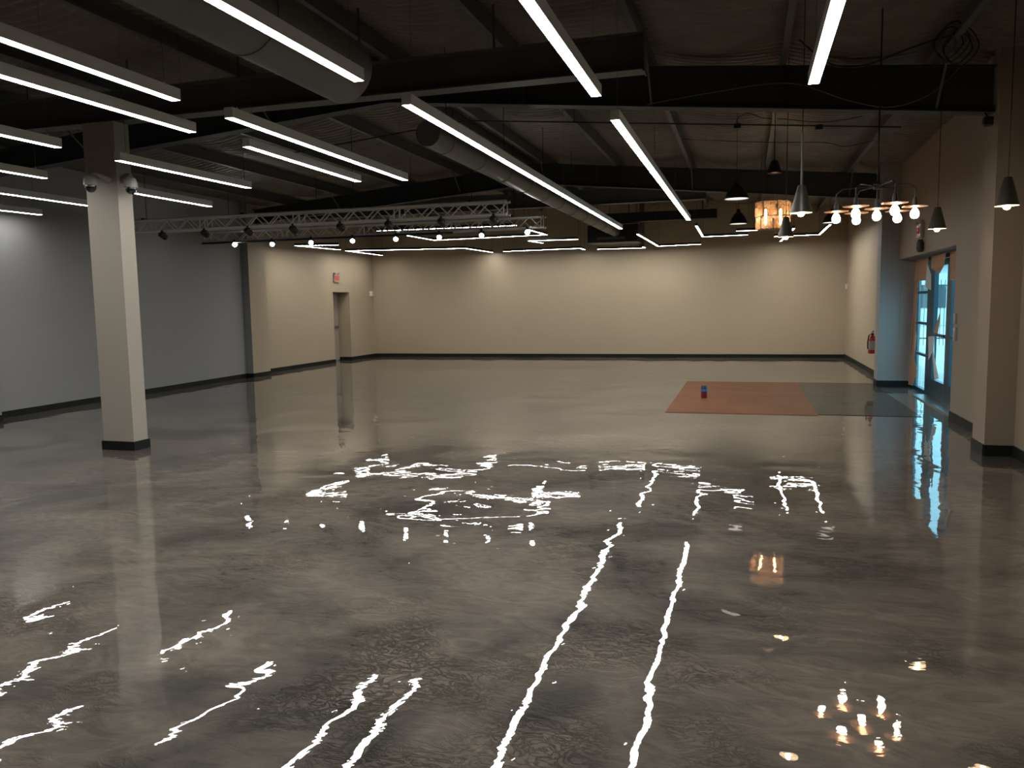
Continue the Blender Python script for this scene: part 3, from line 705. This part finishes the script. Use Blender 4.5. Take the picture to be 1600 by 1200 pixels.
# ------------------------------------------------------------------ conduits and loose cables
def cable(name, pts, rad, label, mt='cable', cat='cable', sub=8, grp=None):
    P = [Vector(p_) for p_ in pts]; out = []
    for i in range(len(P)-1):
        p0, p1, p2, p3 = P[max(i-1, 0)], P[i], P[i+1], P[min(i+2, len(P)-1)]
        for k in range(sub):
            s = k/sub; out.append(.5*((2*p1)+(p2-p0)*s+(2*p0-5*p1+4*p2-p3)*s*s+(3*p1-p0-3*p2+p3)*s**3))
    out.append(P[-1]); return tag(MB().tube(out, rad, 6).build(name, M[mt], smooth=True), label, cat, grp)
def cz(x): return zp(x)-.03
cn = root('conduit', (-2, 12.17, 4.3), 'thin black conduit crossing under the purlins behind the near rafter', 'conduit')
MB().tube([(-7.4, 12.17, cz(-7.4)), (RX, 12.17, cz(RX)), (2.0, 12.17, cz(2.0))], .011, 8).build('conduit_pipe', M['cable'], cn)
for x in (-.15, .95): MB().box(x-.05, x+.05, 12.11, 12.23, cz(x)-.06, cz(x)+.01).build('junction_box', M['black'], cn, bevel=.01)
for x in (-4.5, -2.54): MB().tube([(x, 12.17, cz(x)), (x, 12.17, zp(x)+.17)], .008, 6).build('hanger_rod', M['cable'], cn)
cable('cable', [(-.15, 12.12, 4.13), (-.15, 12.1, 4.22), (0, 12.1, 4.28), (.2, 12.1, 4.2), (.5, 12.1, 4.16), (1.0, 12.1, 4.08), (1.5, 12.1, 4.12)], .006, 'black cable looping out of the left conduit box')
cable('cable', [(-1, 13.2, 4.2), (.2, 13.2, 4.07), (1.1, 13.2, 4.0), (1.4, 13.2, 3.92), (1.8, 13.2, 3.98)], .006, 'black cable sagging under the purlins beyond the conduit')
cable('cable', [(-1.1, 9.22, 3.84), (-.4, 9.2, 3.90), (.4, 9.2, 3.93), (1.0, 9.2, 3.7), (1.4, 9.2, 3.60), (1.75, 9.15, 3.68), (2.0, 9.1, 3.9), (2.0, 8.9, 4.0)], .006, 'long grey cable drooping across the near rafter web', 'greycable')
cable('cable', [(.45, 8.3, 4.1), (.75, 8.3, 3.84), (1.05, 8.3, 3.81), (1.35, 8.3, 3.9), (1.6, 8.35, 3.98), (1.8, 8.35, 4.02)], .008, 'black cable hanging toward the bundle by the right rafter end')
for i in range(7):
    a = .09+.035*(i % 3); cx = 1.72+.035*i; cy = 8.3+.04*i; zz = 3.93+.02*(i % 4)
    cable('cable', [(cx-.25*a, cy, zz+a), (cx-a, cy+.03, zz), (cx-.2*a, cy, zz-a*1.15), (cx+a*.8, cy-.02, zz-.2*a), (cx+.3*a, cy, zz+a), (cx-.25*a, cy, zz+a)], .005,
          'coiled cable loop in the bundle above the right end of the near rafter', 'greycable' if i % 3 == 0 else 'cable', grp='coiled cable loops at top right')
o = tag(MB().box(2.25, 2.34, 9.12, 9.2, 3.33, 3.42).build('sensor_box', M['black'], bevel=.015), 'small black device under the rafter end at the right pilaster', 'sensor')
MB().tube([(2.30, 9.17, 3.41), (2.30, 9.30, 3.49)], .01, 6).build('bracket', M['black'], o)

# ------------------------------------------------------------------ floor panels and the can
tag(MB().box(-1.13, 1.0, 11.85, 16.5, .0, .006).build('terracotta_mat', M['mat_red']), 'flat terracotta rectangle lying on the shiny floor', 'mat')
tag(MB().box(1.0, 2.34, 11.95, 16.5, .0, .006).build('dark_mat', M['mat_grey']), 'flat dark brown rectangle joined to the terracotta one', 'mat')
k = root('spray_can', (-.66, 13.7, .006), 'small can with a blue band standing on the terracotta mat', 'can')
MB().lathe([(0, 0), (.045, 0), (.05, .008), (.05, .11)], (-.66, 13.7, .006), 20).build('can_base', M['canred'], k, smooth=True)
MB().lathe([(.0503, .11), (.0503, .155)], (-.66, 13.7, .006), 20).build('can_band', M['canblue'], k, smooth=True)
MB().lathe([(.05, .155), (.05, .185), (.042, .20), (.040, .215), (0, .215)], (-.66, 13.7, .006), 20).build('can_top', M['candark'], k, smooth=True)
